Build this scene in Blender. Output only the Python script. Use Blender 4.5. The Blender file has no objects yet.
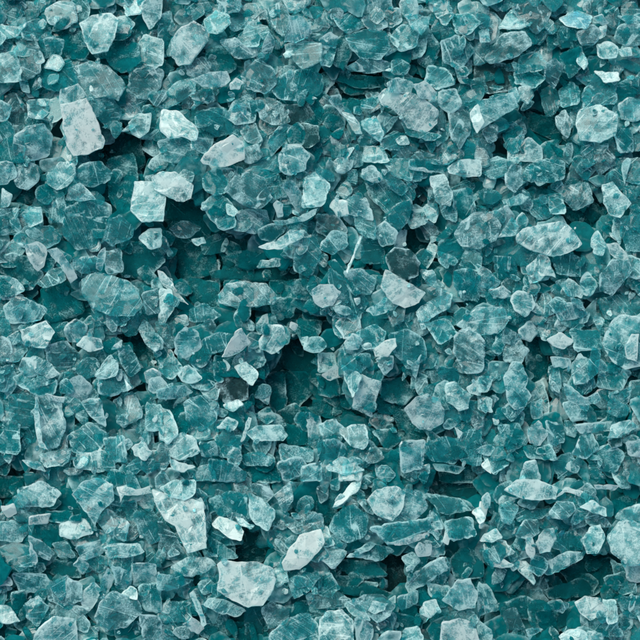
import bpy, math, random
import numpy as np
from mathutils import Vector, Matrix, Euler
from mathutils.geometry import delaunay_2d_cdt, tessellate_polygon

TRACE = r"""
@0,0
W 10 243,420 290,412 345,395 372,450 400,520 418,560 408,590 350,615 295,622 268,580 252,500 | bottle | tall white frosted flake shaped like a bottle's lower half, largest white piece top left
P 8 245,360 310,338 347,393 290,414 244,420 | . | pale teal cap piece directly on top of the tall white bottle-shaped flake
P 8 320,95 370,65 440,55 470,80 455,150 430,200 370,212 340,160 | roundtop | large rounded pale teal flake with scalloped left edge near the top left corner
G 8 295,270 360,250 430,265 480,310 500,350 470,400 420,385 350,395 310,350 | scratched | wide grey-teal flake crossed by a thin diagonal scratch, right above the bottle-shaped white flake
T 6 160,300 200,255 270,240 300,320 255,355 190,350
D 3 430,545 540,540 565,640 520,700 440,640
D 5 255,150 300,105 330,150 355,185 330,225 270,215
P 7 60,550 110,510 170,500 205,545 190,620 110,640 60,620
G 6 60,160 130,150 155,220 155,280 100,310 70,300 85,240
P 6 0,240 50,215 75,270 70,315 0,320
T 6 150,165 200,155 245,165 235,215 180,225 150,215
G 6 190,40 240,10 290,20 300,80 250,110 205,90
T 5 290,20 330,0 350,40 335,90 300,90
T 6 360,400 440,390 480,440 470,490 520,525 430,505 370,440
P 7 520,490 560,460 600,460 590,520 560,545 530,530
P 7 570,20 610,0 650,0 640,60 600,105 575,60
P 6 500,0 580,0 560,40 510,45
P 5 540,200 580,150 640,170 640,250 590,270 540,250
D 5 435,190 490,170 540,180 550,240 490,280 440,240
P 5 120,410 190,405 200,470 125,460
P 6 0,390 25,430 10,470 0,480
T 6 0,490 30,500 45,545 20,575 0,570
T 5 90,110 150,85 190,110 190,155 110,150
T 6 0,580 40,560 60,590 80,640 0,640
G 5 530,300 590,270 640,290 630,350 570,380 520,360
P 6 470,80 500,70 530,95 510,130 470,120
G 4 20,400 60,390 110,450 90,520 30,510
G 5 0,160 25,180 20,230 0,245
P 6 0,90 60,110 90,95 60,140 10,150
@160,0
V 9 45,160 85,110 135,85 185,115 190,165 150,215 120,255 75,260 40,215 | lumpy | big lumpy pale round flake with pitted face, standing out near the top edge
V 9 127,320 200,290 265,285 280,320 245,345 170,345 | wedge | pale grey wedge pointing left like an arrowhead, below the lumpy round pale flake
G 7 105,260 170,230 220,280 150,310 115,295
P 7 180,80 225,45 270,65 275,95 230,130 195,125
P 7 250,165 310,155 340,185 390,190 380,220 310,230
P 7 415,180 435,140 455,175 430,230 410,215
P 9 498,165 518,65 570,70 600,110 590,150 540,170 | brightedge | clear grey crystal with a bright straight left edge, near the top middle
G 7 505,180 570,170 640,175 640,240 570,272 510,215 | . | striated grey-teal plate tucked under the crystal with the bright straight left edge
T 7 455,360 480,310 560,280 640,300 640,370 560,400 480,390
G 7 330,300 390,240 450,280 460,330 420,370 350,350
W 8 283,335 305,315 330,330 315,355 285,355
T 6 320,150 350,110 395,120 385,175 340,175
T 6 10,400 60,340 125,320 130,370 70,410 30,430
W 8 10,440 70,445 110,480 150,520 140,560 90,545 40,555 5,520
T 7 150,450 220,435 280,450 290,520 230,540 170,510
W 10 165,640 215,580 290,540 330,570 335,635 260,665 175,655 | slant | white frosted lozenge slanting up to the right with speckled face, upper middle left
K 5 510,430 580,425 610,470 560,510 510,480 | . | dark mottled chip on top of the almost black round chip, upper middle
K 6 530,530 570,500 620,510 625,560 590,582 540,570 | blackchip | almost black round chip, the darkest spot of the upper middle
P 6 270,460 300,410 350,385 380,430 370,480 310,490
G 6 390,400 450,400 500,430 510,480 450,490 410,470
P 6 440,560 490,505 525,515 500,560 455,610
G 5 440,40 490,20 510,70 490,130 450,90
P 6 230,0 310,0 310,30 250,40
T 5 0,80 40,65 50,110 40,180 0,190
P 8 570,110 600,90 605,130 580,150
T 4 280,40 330,20 400,50 380,90 300,110
T 6 130,370 200,360 210,400 150,415
P 7 130,560 180,525 210,560 180,610 130,590
P 6 0,570 60,555 110,570 150,640 30,640
D 4 200,190 260,200 290,260 240,290 195,240
@320,0
G 9 108,268 165,232 240,235 277,250 265,280 190,292 130,285 | bandslab | long grey slab edge lying over the deep teal hollow near the top middle right
T 8 105,145 180,120 260,130 277,190 240,235 165,230 130,200 | . | teal plate leaning back above the long grey slab edge
D 6 50,190 100,130 125,200 95,270 60,250
D 5 55,180 100,240 130,300 230,300 260,330 150,340 70,310
D 4 40,280 130,300 240,320 240,360 120,370
P 9 340,65 390,60 440,70 430,110 405,138 365,110 | topclear | small clear pale chip with bright outline near the top edge, right of middle
V 9 235,385 265,355 330,360 400,385 470,440 465,490 420,530 350,510 300,440 250,420 | biglump | broad pale lumpy flake with layered lower rim, largest in the upper right middle
V 10 370,340 420,325 465,370 455,400 400,390 | . | white frosted knob sitting on the upper right of the broad pale lumpy flake
P 10 270,330 310,310 370,330 360,370 280,370
G 8 95,455 130,460 155,490 165,530 140,530 | . | dark-edged grey shard pointing down, left of the broad pale lumpy flake
G 6 50,400 90,390 100,440 160,450 150,490 90,455
T 7 285,150 330,100 390,120 380,180 320,200
T 7 60,60 100,35 180,60 175,105 110,130 75,95
P 8 0,155 40,130 70,150 60,190 10,185
T 7 0,190 60,190 40,260 5,250
P 6 180,0 280,0 275,40 230,60 190,30
T 7 530,60 600,60 635,90 600,130 550,130
P 6 460,20 510,10 525,60 500,90 470,60
P 7 480,370 540,360 560,420 520,450 480,420
G 7 515,450 590,430 600,520 560,590 525,540
P 7 170,490 220,470 250,530 235,560 190,525
G 6 290,600 360,590 440,620 330,630
T 8 330,490 400,520 480,540 440,560 350,540
T 6 250,560 300,530 350,560 320,590 260,590
P 6 440,270 500,280 530,330 470,350 430,320
P 6 540,260 575,290 590,320 560,320
D 5 400,200 440,150 470,190 440,260 400,240
T 6 490,170 560,150 610,200 560,270 500,240
G 6 180,60 230,60 260,100 210,120 180,90
G 6 265,50 310,40 320,80 280,100
P 6 0,310 40,290 50,330 20,370 0,370
P 6 185,590 240,590 265,640 180,640
G 6 190,380 230,380 240,420 200,440
@480,0
G 7 135,30 210,10 280,40 260,100 225,130 170,90
P 6 85,110 130,45 190,100 150,110
G 7 25,230 90,140 170,130 200,180 130,230 50,250
K 6 -10,265 50,250 110,265 130,300 120,350 40,365 -15,340 | brownchip | dark brownish chip with mottled face, the darkest spot at the top right
P 10 -35,453 0,405 131,371 152,427 35,495 -13,529 | prism | slanted clear pale prism, just below the dark brownish chip at the top right
W 11 -38,453 -8,420 16,488 -12,528 -26,505 | prismtip | white left end cap of the slanted clear prism below the dark brownish chip
P 10 115,365 145,350 160,390 140,420 115,395
G 9 155,350 200,345 215,380 190,415 160,395
G 8 260,260 300,235 330,270 310,330 295,350 260,310
T 7 320,360 360,330 390,350 390,410 330,420
D 7 325,220 400,190 420,250 370,290 330,280
P 8 390,230 410,210 430,250 415,275 395,255
P 7 325,75 380,45 440,65 420,110 350,100
G 8 390,130 450,100 490,130 450,180 410,180
P 8 470,180 510,165 550,190 540,230 475,225
T 7 560,110 600,90 640,110 640,160 590,180 545,150
P 8 555,200 600,190 605,220 570,225
W 8 460,285 550,290 555,320 500,330
P 9 385,490 400,440 480,420 550,460 540,540 480,570 400,560 | rightbig | large pale teal flake with bright left rim, near the right edge below the top corner
T 7 415,370 460,310 540,320 540,410 420,430
G 8 305,470 340,440 370,490 350,550 310,510
G 7 365,455 390,440 385,490 370,490
T 6 250,370 290,350 320,400 300,440 270,455 256,420
P 7 120,570 200,555 240,590 240,640 120,640
P 8 460,70 490,60 510,90 490,100
P 8 480,110 505,105 500,140 480,150
P 7 0,130 30,120 35,160 5,160
T 7 535,520 600,520 610,600 560,605
P 7 560,420 600,395 640,430 620,480 570,470
D 3 180,440 250,470 330,470 330,560 210,510
T 6 170,220 230,215 260,260 210,280 170,260
T 6 150,290 200,280 250,310 210,345 150,330
T 7 330,110 385,130 380,190 330,180
P 8 560,65 620,65 640,80 600,95
T 6 600,520 640,510 640,580 600,590
@0,160
P 8 190,60 240,10 295,20 300,60 270,100 230,115 195,95 | streaky | rounded pale flake with fine streaks, just below the tall white bottle-shaped flake
G 7 60,40 110,10 150,30 150,80 110,115 70,100
T 7 300,60 330,20 400,10 440,50 430,80 370,105 310,80
P 8 265,160 280,110 320,95 375,155 320,162 | pyramid | small pale pyramid with sharp ridges, below the rounded streaky flake at the left
T 6 265,200 340,165 420,200 440,270 400,330 310,350 260,290
T 6 185,140 240,130 255,180 250,240 200,240 180,190
P 7 95,220 120,190 160,195 165,240 120,260
D 4 40,110 125,115 120,160 60,170
P 7 10,120 45,145 30,180 5,180
T 7 440,240 480,225 530,270 520,310 450,340 420,310
P 8 540,90 610,90 660,150 650,240 570,245 525,200 | leftface | pale many-faced flake under a white lobe, left of the dark hollow
D 3 440,20 530,0 540,160 500,210 450,150
W 8 100,345 150,330 185,360 175,420 150,440 115,390
V 9 190,365 230,355 290,430 305,470 280,490 250,430 | beak | curved white frosted piece like a beak, left of the big ridged flake at left
T 8 150,490 200,440 250,430 260,480 180,510
T 6 65,310 130,260 200,270 230,320 180,350 100,345
D 4 0,390 90,390 150,450 120,490 40,460
D 3 490,340 600,350 640,400 580,460 500,450
G 7 420,370 480,360 490,440 430,450
W 10 385,430 400,365 420,355 420,400 405,440
P 7 300,400 380,390 395,435 330,450 300,430
T 8 330,480 390,450 510,485 550,520 565,580 530,620 440,620 370,590 335,540 | ridged | big rounded teal flake with a grey ridge at its right end, left middle
P 7 20,590 70,548 180,595 150,640 40,650
P 7 560,310 600,280 640,280 640,340 600,350
G 6 575,540 640,520 660,600 590,610
P 6 0,470 50,480 80,520 30,550 0,540
G 5 0,330 40,340 40,390 0,400
T 5 0,210 90,210 100,270 50,290 0,280
D 3 180,520 290,500 320,600 200,640
P 7 0,10 40,15 55,60 20,90 0,90
@160,160
W 10 -30,70 0,50 60,48 130,100 120,150 90,165 40,150 -20,120 | lobe | white frosted lobe like a thumb, above the dark hollow left of the middle
G 9 260,120 300,65 350,50 415,70 430,120 450,150 400,195 360,190 310,165 | greyhex | large greyish many-sided flake with a crisp dark outline, upper left of centre
T 7 180,60 230,30 270,60 265,120 220,135 180,110
T 8 165,175 230,130 290,180 300,260 250,280 200,230
P 7 310,215 350,200 420,205 430,250 380,290 320,270
D 2 30,165 150,180 180,280 100,310 40,240
G 6 50,275 90,250 150,270 110,305 75,300
V 9 400,345 470,320 520,280 570,290 570,310 520,335 490,355 430,355 | crescent | white crescent-shaped flake with upturned right end, above the layered stack
V 9 475,-20 500,-60 560,-60 600,-20 580,40 520,60 480,40
P 8 455,180 470,165 490,180 490,220 470,225
P 7 490,110 530,90 560,130 570,190 545,205 520,150
P 7 470,240 540,235 610,200 600,225 550,245 500,255
T 6 400,280 450,260 490,280 450,320 410,310
T 5 180,330 240,300 320,320 330,355 240,365 190,370
D 5 280,390 340,370 410,380 400,420 340,430
P 6 415,405 465,400 465,420 405,425
G 8 235,540 270,495 340,485 420,495 460,540 450,575 390,585 300,585 240,570 | slab | wide grey oval slab at the foot of the layered stack, left of centre
D 4 240,445 400,430 540,430 540,470 400,480 250,475
D 5 450,490 520,490 530,550 460,545
T 6 560,320 620,310 640,380 600,460 540,430
D 3 60,320 200,340 210,440 100,470
W 7 0,455 20,460 70,530 100,565 60,545 10,490
P 6 0,310 20,320 40,360 30,370 0,340
G 5 220,430 235,425 235,490 225,480
D 4 120,480 220,500 230,580 140,560
D 5 450,560 540,560 520,620 460,610
P 6 0,530 40,530 50,590 20,640 0,640
T 6 130,600 180,580 230,620 200,640 130,640
P 8 130,320 170,310 180,330 150,340
P 8 575,80 620,50 680,100 650,180 570,190
V 9 610,520 640,500 690,500 720,530 690,580 650,590 620,570 | whitecentre | rough white frosted lump almost at the centre, above the deep teal gap
@320,160
W 8 40,185 60,160 105,165 110,220 70,225
P 8 105,165 140,140 190,170 210,240 160,220 110,215
T 7 140,230 215,240 215,310 160,290
T 6 190,90 260,90 350,140 360,190 270,210 220,160
T 7 260,230 300,185 355,165 350,240 310,285 270,260
G 7 350,230 380,180 430,210 420,250 370,270
P 7 220,290 260,250 305,290 290,330 250,340
G 7 70,125 110,75 125,120 100,150
G 8 170,40 210,20 255,75 215,90 180,75
T 8 260,40 300,60 350,110 320,140 280,110 250,60
T 7 250,0 360,0 370,40 360,80 300,60
W 9 365,28 450,43 440,52 365,38
T 7 370,0 460,0 510,20 500,50 440,45 370,30
P 8 515,30 560,0 640,0 640,60 570,65 520,50
G 8 440,70 500,60 530,130 520,180 470,170
G 7 435,130 460,140 470,200 440,220
T 7 480,170 540,190 540,240 500,230
T 7 530,130 600,120 620,200 570,250 540,200
D 3 350,280 400,290 420,330 400,390 350,340
G 6 405,265 440,255 465,290 430,310
K 9 265,390 300,350 360,360 400,410 390,460 340,480 280,440 | darkheart | round flake with a dark smoky heart, right of the centre
V 9 245,510 265,440 320,475 420,530 390,570 340,590 290,570 | shield | white shield-shaped flake directly below the flake with the dark smoky heart
P 8 190,600 260,555 320,570 290,600 220,620
V 9 105,440 155,310 168,312 115,445 | needle | thin white needle-like sliver standing upright, just above the centre
P 7 100,450 170,440 220,480 200,530 150,530
D 7 40,420 70,410 150,520 130,530
T 7 40,440 100,480 190,560 150,640 60,600 40,500
P 6 415,380 440,340 460,360 430,420 410,410
P 6 410,450 450,450 470,510 430,490
T 7 480,330 540,320 580,380 520,410 480,380
G 8 540,292 568,248 620,212 680,208 720,260 700,320 640,352 568,340 | smoky | large smooth smoky grey-teal flake, left of the big pale pointed flake
T 7 540,450 600,440 640,470 630,560 570,550 540,500
P 7 395,600 470,550 520,540 510,590 430,640 400,640
P 6 15,330 50,290 95,300 100,340 50,370 10,350
G 4 0,230 60,230 90,280 40,300 0,280
P 6 310,300 340,290 330,340 305,340
T 5 170,320 240,330 250,400 180,400
T 6 590,360 640,370 640,440 560,430
@480,160
V 10 150,300 175,275 320,245 350,260 405,335 350,370 290,385 200,360 150,330 | pointed | big smooth pale teal flake pointing left like a fish, right of the middle
P 9 70,310 125,230 155,270 140,300 | littlepyramid | small pale three-sided pyramid at the left tip of the big pale pointed flake
G 8 100,60 130,20 165,30 170,90 140,125 105,100
T 7 190,30 260,0 330,10 330,70 260,85 210,70
P 7 100,160 160,140 185,150 160,175 110,180
P 8 490,105 530,90 600,170 560,225 520,215 495,170 | rightrim | pale-rimmed clear flake by the right edge, above the ringed teal flake
T 8 570,230 640,200 640,360 590,360 565,300 | ringed | teal flake with a darker round middle, cut by the right edge
P 8 445,320 470,285 505,340 490,380 455,370
W 8 510,340 550,335 590,390 580,415 530,380
G 9 480,460 530,400 590,400 610,440 570,490 530,540 480,520 | rightgrey | thick grey clear flake with pale margins, below the ringed teal flake at right
W 8 185,430 240,380 265,380 300,470 260,460 240,480 200,490
P 7 330,500 360,480 410,520 400,545 360,540
P 7 405,490 430,455 465,500 440,535 415,530
T 6 300,400 350,370 420,410 400,460 320,450
P 7 0,440 30,440 75,490 40,510 0,500
W 8 40,520 90,505 120,530 100,550 55,545
P 8 125,560 150,525 205,540 220,580 180,625 140,600
G 6 30,220 100,190 130,230 80,280 40,290
P 5 280,150 320,145 330,200 290,200
G 5 340,110 420,100 440,160 380,190 340,150
T 5 200,180 270,150 300,210 240,230
D 3 350,200 490,200 480,250 400,260
P 7 570,20 590,0 600,10 580,80
T 6 560,0 640,0 640,110 570,70
P 6 540,230 570,240 560,320 535,290
T 6 60,390 130,400 150,470 80,480
P 8 365,555 400,560 415,600 390,590
P 7 310,580 400,570 420,620 320,640
T 5 490,560 600,540 640,600 520,630
P 7 590,390 640,420 630,470 600,460
P 8 -90,660 -10,592 90,592 112,640 72,692 -10,700 | glint | grey-white crystal with a bright glint at its lower right, below the pointed flake
@0,320
V 8 85,40 180,5 215,50 180,110 95,95 | leftfrost | white crackled frosted chunk at the left edge, below the curved white beak
W 8 310,100 340,65 400,75 410,110 360,125
G 8 380,220 440,140 470,180 460,220 410,235
T 7 400,240 480,200 525,270 450,300 400,290
P 8 105,165 140,145 200,175 235,215 190,230 130,200
T 7 60,230 130,200 220,240 210,290 150,300 80,260
G 6 190,110 260,90 310,140 280,180 200,180
P 6 0,100 60,80 95,120 60,160 0,150
P 7 0,190 40,190 60,230 20,280 0,270
P 7 150,310 240,330 260,420 230,500 170,510 150,400
V 9 146,310 159,390 168,480 190,512 156,500 138,390 | upright | thin white upright edge of a clear plate near the left edge, lower middle
T 6 40,310 130,300 140,390 100,430 50,400
P 6 270,250 320,230 360,270 330,320 280,310
P 7 330,330 400,320 420,420 360,380
G 5 460,330 530,300 560,380 490,410
T 5 290,460 360,420 420,470 380,530 300,520
W 7 195,300 250,310 242,326 205,318
W 8 530,510 570,485 605,530 580,560 540,540
W 8 580,210 610,195 640,210 640,250 590,250
G 9 555,40 575,0 610,30 640,100 620,125 580,90 | tongue | tongue-shaped grey clear sliver beside the deep gap, left of centre
D 2 490,60 560,70 600,180 540,150
T 7 470,110 520,110 560,190 520,220 490,180
P 8 460,100 485,85 480,110 450,115
P 6 265,40 300,5 340,30 320,80 280,80
P 6 170,540 270,520 260,570 190,580
P 7 100,565 150,570 170,600 120,585
P 5 320,540 400,530 460,560 400,600 330,590
T 6 420,480 490,470 500,560 440,550
T 6 590,340 640,350 640,430 590,430
W 8 500,240 525,268 510,280
T 5 0,400 60,420 60,520 0,500
@160,320
P 8 60,80 100,30 150,50 165,110 100,150 60,130
T 8 170,80 230,50 290,60 280,110 200,140 170,120
V 9 250,145 300,50 325,35 360,90 330,120 280,145 | angular | angular pale crystal with bright edges, lower left of the grey oval slab
P 8 400,80 430,20 490,25 500,90 450,135 400,110
T 7 0,110 40,120 85,190 40,230 0,200
P 8 75,220 110,180 165,230 130,250 90,245
T 7 120,160 200,150 225,240 180,240
D 7 220,150 260,155 250,240 220,230
P 7 255,165 277,185 260,215
W 8 300,190 340,170 390,210 365,260 320,220
K 6 230,260 280,220 340,250 340,310 270,330 240,300 | mottledark | dark mottled smoky chip surrounded by pale flakes, left of centre low
G 6 165,270 200,240 230,270 220,310 180,295
W 8 255,340 310,320 330,340 290,365
P 7 0,280 90,265 120,290 80,310 0,310
T 7 100,330 170,305 230,340 220,400 160,440 110,400
D 5 30,360 80,340 120,420 80,450
P 7 0,360 40,370 70,450 30,490 0,470
P 8 350,450 390,425 480,420 505,460 490,480 380,480 | paleoval | pale streaky oval plate below the dark column, left of centre low
P 6 380,380 460,380 490,420 400,420
W 8 325,480 350,400 362,405 340,470
P 8 230,430 270,390 310,410 290,440
P 8 30,500 90,450 140,480 155,530 80,560 45,540
T 8 160,490 220,490 230,540 170,545
W 9 40,560 80,570 140,585 90,610 50,595
P 7 140,640 160,590 200,580 220,640
T 7 200,560 280,570 340,610 330,640 220,640
D 3 490,90 590,80 615,190 560,230 510,180
D 5 510,220 580,220 600,290 540,350 500,300
D 4 430,240 490,230 500,360 450,350
D 6 480,370 540,340 570,390 520,415
P 6 590,390 640,400 640,520 600,490
D 3 500,430 580,440 600,480 530,490
P 6 490,500 600,520 600,560 500,570
T 7 330,545 400,530 450,560 430,580 350,580
D 5 340,580 450,580 470,640 380,640
P 7 475,570 560,550 590,600 500,640
P 7 570,590 640,570 640,640 570,640
W 9 525,10 550,20 540,45 520,30
P 8 560,75 590,70 590,100 570,100
D 6 560,0 640,10 620,80 560,60
P 7 400,270 440,280 430,330 400,310
T 6 230,470 320,470 310,540 240,540
P 6 120,440 180,430 190,460 150,480
@320,320
W 9 215,120 260,85 300,75 305,105 270,145 225,145 | pebble | small white pebble-like flake below right of the centre
T 9 75,170 135,135 200,135 200,180 160,210 90,200
P 9 85,180 150,210 168,228 130,310 100,240
V 10 165,220 245,250 205,385 130,345 150,280 | shard | long clear shard with a white lower tip hanging over the dark gap at the centre
V 10 340,355 385,310 430,297 475,315 495,360 490,410 440,440 400,435 370,410 | coin | coin-like pale clear flake with toothed left edge, lower right of centre
P 8 505,260 540,250 600,300 590,350 555,360 510,325 | coinmate | small pale-edged clear flake, just upper right of the coin-like toothed flake
D 7 0,235 60,230 75,290 40,305 0,295
D 6 30,320 110,310 140,350 90,360
D 4 0,330 100,360 150,400 100,410 0,370
G 8 80,440 130,420 180,420 190,490 170,515 120,500
G 7 0,420 60,400 95,440 80,480 20,500
T 7 0,480 60,480 100,510 80,560 0,550
P 7 30,590 90,550 170,600 90,615
G 7 200,400 250,360 290,400 240,440
D 6 220,450 290,440 320,480 270,510
G 7 165,540 220,510 250,550 200,570
P 8 320,490 420,480 410,590 330,610
T 7 420,500 500,470 550,480 540,570 450,560
D 3 300,370 340,360 400,440 420,470 370,470
W 8 540,430 567,450 555,470
T 6 555,470 640,440 640,570 570,560
D 4 500,600 600,590 600,640 500,640
P 6 470,580 560,590 540,610 480,600
G 8 540,60 600,30 660,90 650,200 580,210 535,130
P 8 100,90 130,55 165,80 150,115 110,115
T 7 150,50 220,20 260,50 240,100 180,110
T 7 280,60 350,40 410,80 420,150 350,190 300,130
G 8 225,155 290,145 290,190 260,220
P 7 370,185 400,150 385,220
W 6 20,220 60,190 90,220 40,235
P 6 0,140 50,140 60,190 0,200
T 6 470,190 540,200 560,250 500,240
P 8 590,270 640,240 640,300 600,290
G 6 390,260 420,245 430,280 400,290
D 5 250,250 330,240 370,290 330,330 260,310
P 7 380,590 430,580 430,610 390,610
W 7 85,610 160,610 150,640 85,640
T 6 430,20 500,0 540,50 480,90
@480,320
P 9 490,90 520,20 560,-20 640,0 640,170 580,195 530,165 | rightplate | large clear plate cut by the right edge, with a white standing facet
V 11 580,110 605,60 635,60 625,160 590,150 | . | white standing facet on the large clear plate at the right edge
P 9 95,230 130,170 165,175 190,230 180,270 205,300 180,345 140,355 110,320 105,280 | glassoval | upright glassy grey oval with a small ring at its bottom, right of the coin-like flake
V 9 190,440 235,405 270,455 240,500 200,490 | pentagon | small pale five-sided flake below the upright glassy grey oval
W 8 270,80 320,50 370,85 330,115 290,100
P 7 160,40 200,10 225,50 200,80 170,70
T 7 50,110 75,60 105,75 80,130
G 7 95,110 150,75 190,120 160,170 100,160
P 7 370,180 400,140 440,170 430,240 380,250
T 8 430,200 450,115 480,130 470,210 440,235
P 7 345,260 370,270 420,310 460,290 470,320 410,335 360,320
P 7 520,300 600,270 590,330 530,350
D 3 195,90 260,80 260,200 200,240
D 3 420,370 540,370 530,395 430,390
P 7 375,530 400,470 440,450 470,510 420,550
P 6 400,420 520,410 520,440 420,450
V 9 515,470 530,420 600,400 630,430 590,450 560,470 | hood | white hood-like flake arching over a small black gap, by the right edge
K 8 515,480 560,465 565,500 530,510
P 8 590,490 640,480 640,560 600,540
T 6 460,530 530,500 570,540 540,600 480,590
T 6 80,430 150,420 180,490 120,520
P 6 280,200 310,190 320,260 290,270
P 7 0,230 50,230 30,280 0,280
T 6 20,540 80,500 110,570 60,610
W 7 10,580 30,560 40,605
D 7 180,510 280,500 300,560 200,550
P 8 160,640 180,570 220,560 240,640
T 6 270,410 330,430 330,480 280,490
P 6 340,340 400,330 420,390 370,400
G 5 210,270 250,260 270,350 230,370
P 6 210,340 240,330 245,380 215,385
T 6 370,40 470,50 480,110 390,120
P 7 290,150 350,155 360,190 300,185
T 5 490,190 590,210 560,270 480,260
G 6 585,560 640,560 640,640 600,640
T 6 300,560 360,540 380,600 320,630
P 6 0,310 40,320 40,360 0,350
@0,480
P 9 290,60 330,10 400,-10 450,20 455,80 410,120 380,180 330,110 | octagon | smooth pale teal flake with many straight sides, lower left
V 8 475,30 500,25 540,40 590,25 600,50 550,60 500,60 490,85 | bow | white bow-shaped chip with bright rim, right of the many-sided pale flake lower left
P 7 385,160 430,120 510,170 495,240 430,210
T 7 540,140 600,120 640,160 640,230 600,250 560,210
T 8 0,290 60,250 130,270 130,340 80,365 20,350
W 9 120,250 150,310 140,350 125,330
W 8 0,385 30,390 40,420 0,430
P 8 415,270 470,255 550,255 570,290 500,310 440,310
P 8 400,430 430,355 455,390 430,450
T 7 450,350 520,370 520,440 470,430
G 9 380,550 400,490 450,445 550,480 565,530 510,585 440,600 390,580 | greenround | rounded grey-teal flake with a thin pale rim, near the bottom edge at left
P 8 490,455 520,425 545,440 545,475
P 8 320,460 370,410 400,440 370,510 330,500
G 7 190,430 250,390 320,420 320,480 250,500 200,480
P 9 140,620 160,590 220,545 300,560 310,640 140,640 | bottompale | smooth pale flake cut by the bottom edge, left of the rimmed grey-teal flake
P 7 100,500 150,470 190,510 150,580 110,550
W 7 0,500 30,510 65,560 30,570 0,550
D 5 50,470 100,460 110,600 60,570
G 7 120,230 170,250 210,290 190,315 140,290
P 6 250,180 330,160 360,210 300,230 250,220
P 7 310,270 410,240 410,290 340,320
D 4 150,190 280,190 290,270 200,260
D 4 210,330 290,340 300,380 220,370
P 6 0,180 50,170 95,210 70,240 0,230
W 6 130,150 190,140 180,170 130,175
P 6 80,40 160,10 230,50 200,100 100,100
D 6 310,90 330,100 375,180 350,180
P 7 530,340 620,340 620,410 540,420
T 6 560,430 640,420 640,520 580,510
G 7 560,550 640,560 640,640 590,640
T 6 60,380 170,380 190,430 90,450
G 6 220,260 260,250 290,300 240,300
P 7 300,340 320,315 350,340 330,370
G 6 240,500 350,515 300,560 210,540
P 6 300,590 380,600 370,640 310,640
D 4 0,0 80,0 70,60 0,60
W 7 10,110 50,100 60,130 30,145
D 5 200,130 270,130 270,165 210,160
T 5 450,100 530,90 540,150 470,140
@160,480
W 10 -28,40 75,70 172,90 184,268 108,290 60,185 20,160 -20,90 | boot | white speckled flake shaped like a boot with its toe down, lower left of centre
W 11 230,340 260,320 310,330 390,330 450,355 462,400 450,440 410,500 350,507 290,480 230,440 240,380 | whiteoval | large white frosted oval, the brightest flake near the bottom edge
P 8 180,500 200,475 260,480 340,520 300,545 230,530
P 8 45,350 110,310 200,315 220,340 180,370 110,385
P 7 0,380 60,390 125,400 70,430 0,440
W 9 490,330 520,270 560,220 640,200 655,250 620,300 560,355 500,360 | flame | white frosted flake like a flame rising right, upper right of the large white oval
P 8 355,55 390,70 455,120 455,150 430,200 380,170 360,140
W 8 210,180 240,145 300,170 330,200 320,240 270,225
W 9 305,150 330,155 375,180 360,195 320,180
P 7 210,210 320,240 320,255 250,260
T 7 200,80 280,50 340,60 350,150 300,140 240,140
G 8 460,60 520,10 530,80 500,125 480,100 | arrow | small clear arrowhead-shaped flake, above the white flame-like flake
P 9 0,30 60,0 140,0 140,50 100,80 40,70
P 8 140,85 165,75 180,110 160,130
D 3 310,260 350,210 420,230 400,310 330,310
G 6 0,170 60,230 90,300 30,310 0,290
T 6 190,220 250,260 300,300 230,310
G 6 520,180 580,120 640,150 640,190 560,210
G 7 370,20 430,20 445,60 420,85 380,50
P 7 460,360 500,340 510,400 470,420
T 8 510,400 580,370 640,390 600,440 540,470
G 7 410,520 450,490 510,520 500,570 440,590
D 4 180,560 250,550 270,610 190,620
D 4 350,530 400,520 400,640 350,620
P 8 440,620 500,560 590,535 630,580 620,640 440,640
W 7 100,580 130,555 170,590 150,610
P 7 125,470 140,460 180,560 165,570
T 5 0,500 100,490 110,560 0,560
P 5 0,560 90,580 80,640 0,640
D 5 500,520 570,490 600,530 530,550
G 5 300,0 350,0 360,40 320,50
@320,480
V 9 190,80 220,45 300,25 340,50 330,110 290,160 230,140 | frostedhead | whitish frosted dome with crinkled right edge, low right of the middle
P 8 330,40 400,50 430,110 370,170 300,180
T 8 40,200 60,140 130,100 190,150 180,220 110,250
T 8 200,190 300,170 440,150 430,200 280,260
V 9 285,250 340,235 430,210 430,225 370,250 310,260 | blade | slim white blade lying nearly level below the whitish frosted dome
W 9 380,275 400,250 445,260 440,300 395,305
P 8 330,310 370,290 400,320 365,365
G 8 345,420 380,370 440,330 490,310 510,360 430,410 360,450
K 2 240,330 330,310 340,410 290,440
D 7 50,350 100,320 220,330 260,380 170,390
D 6 60,390 170,390 250,400 250,430 100,440
D 5 80,430 200,430 280,460 200,465 100,450
G 9 110,490 180,460 250,460 300,500 280,540 230,570 190,540 | greytongue | smooth grey-violet tongue-shaped flake near the bottom edge, right of middle
V 10 195,520 215,485 270,495 255,520 220,535 | . | pale three-faced chip lying on the smooth grey-violet tongue-shaped flake
P 8 100,500 150,480 200,560 130,540
P 9 0,560 30,525 90,520 130,560 140,640 0,640 | bottomround | rounded pale flake cut by the bottom edge, just right of the middle
P 8 140,560 170,550 210,590 200,640 145,640
P 9 490,480 550,400 600,395 630,450 620,510 560,520 | helmet | smooth pale helmet-shaped flake near the bottom edge, right of middle
W 8 400,530 420,490 460,480 475,510 440,550
P 8 320,640 340,600 390,590 410,630 400,640
V 9 470,640 490,570 560,555 620,580 640,640 | . | whitish frosted flake cut by the bottom edge, directly below the helmet-shaped flake
T 6 420,180 460,120 490,180 470,230
W 7 505,200 520,220 510,250 495,240
T 7 500,170 600,150 620,220 530,240
W 8 610,130 640,110 660,150 640,170
D 4 470,60 500,20 620,10 600,60 560,70
T 5 430,60 560,80 600,110 500,130
D 5 530,330 580,270 640,330 640,380 550,390
P 6 430,250 490,250 490,290 450,300
P 6 440,420 510,430 500,470 450,460
P 7 120,300 190,255 210,265 150,300
T 6 130,300 200,260 290,280 230,320
W 7 60,100 120,20 160,0 150,40 90,90
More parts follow.
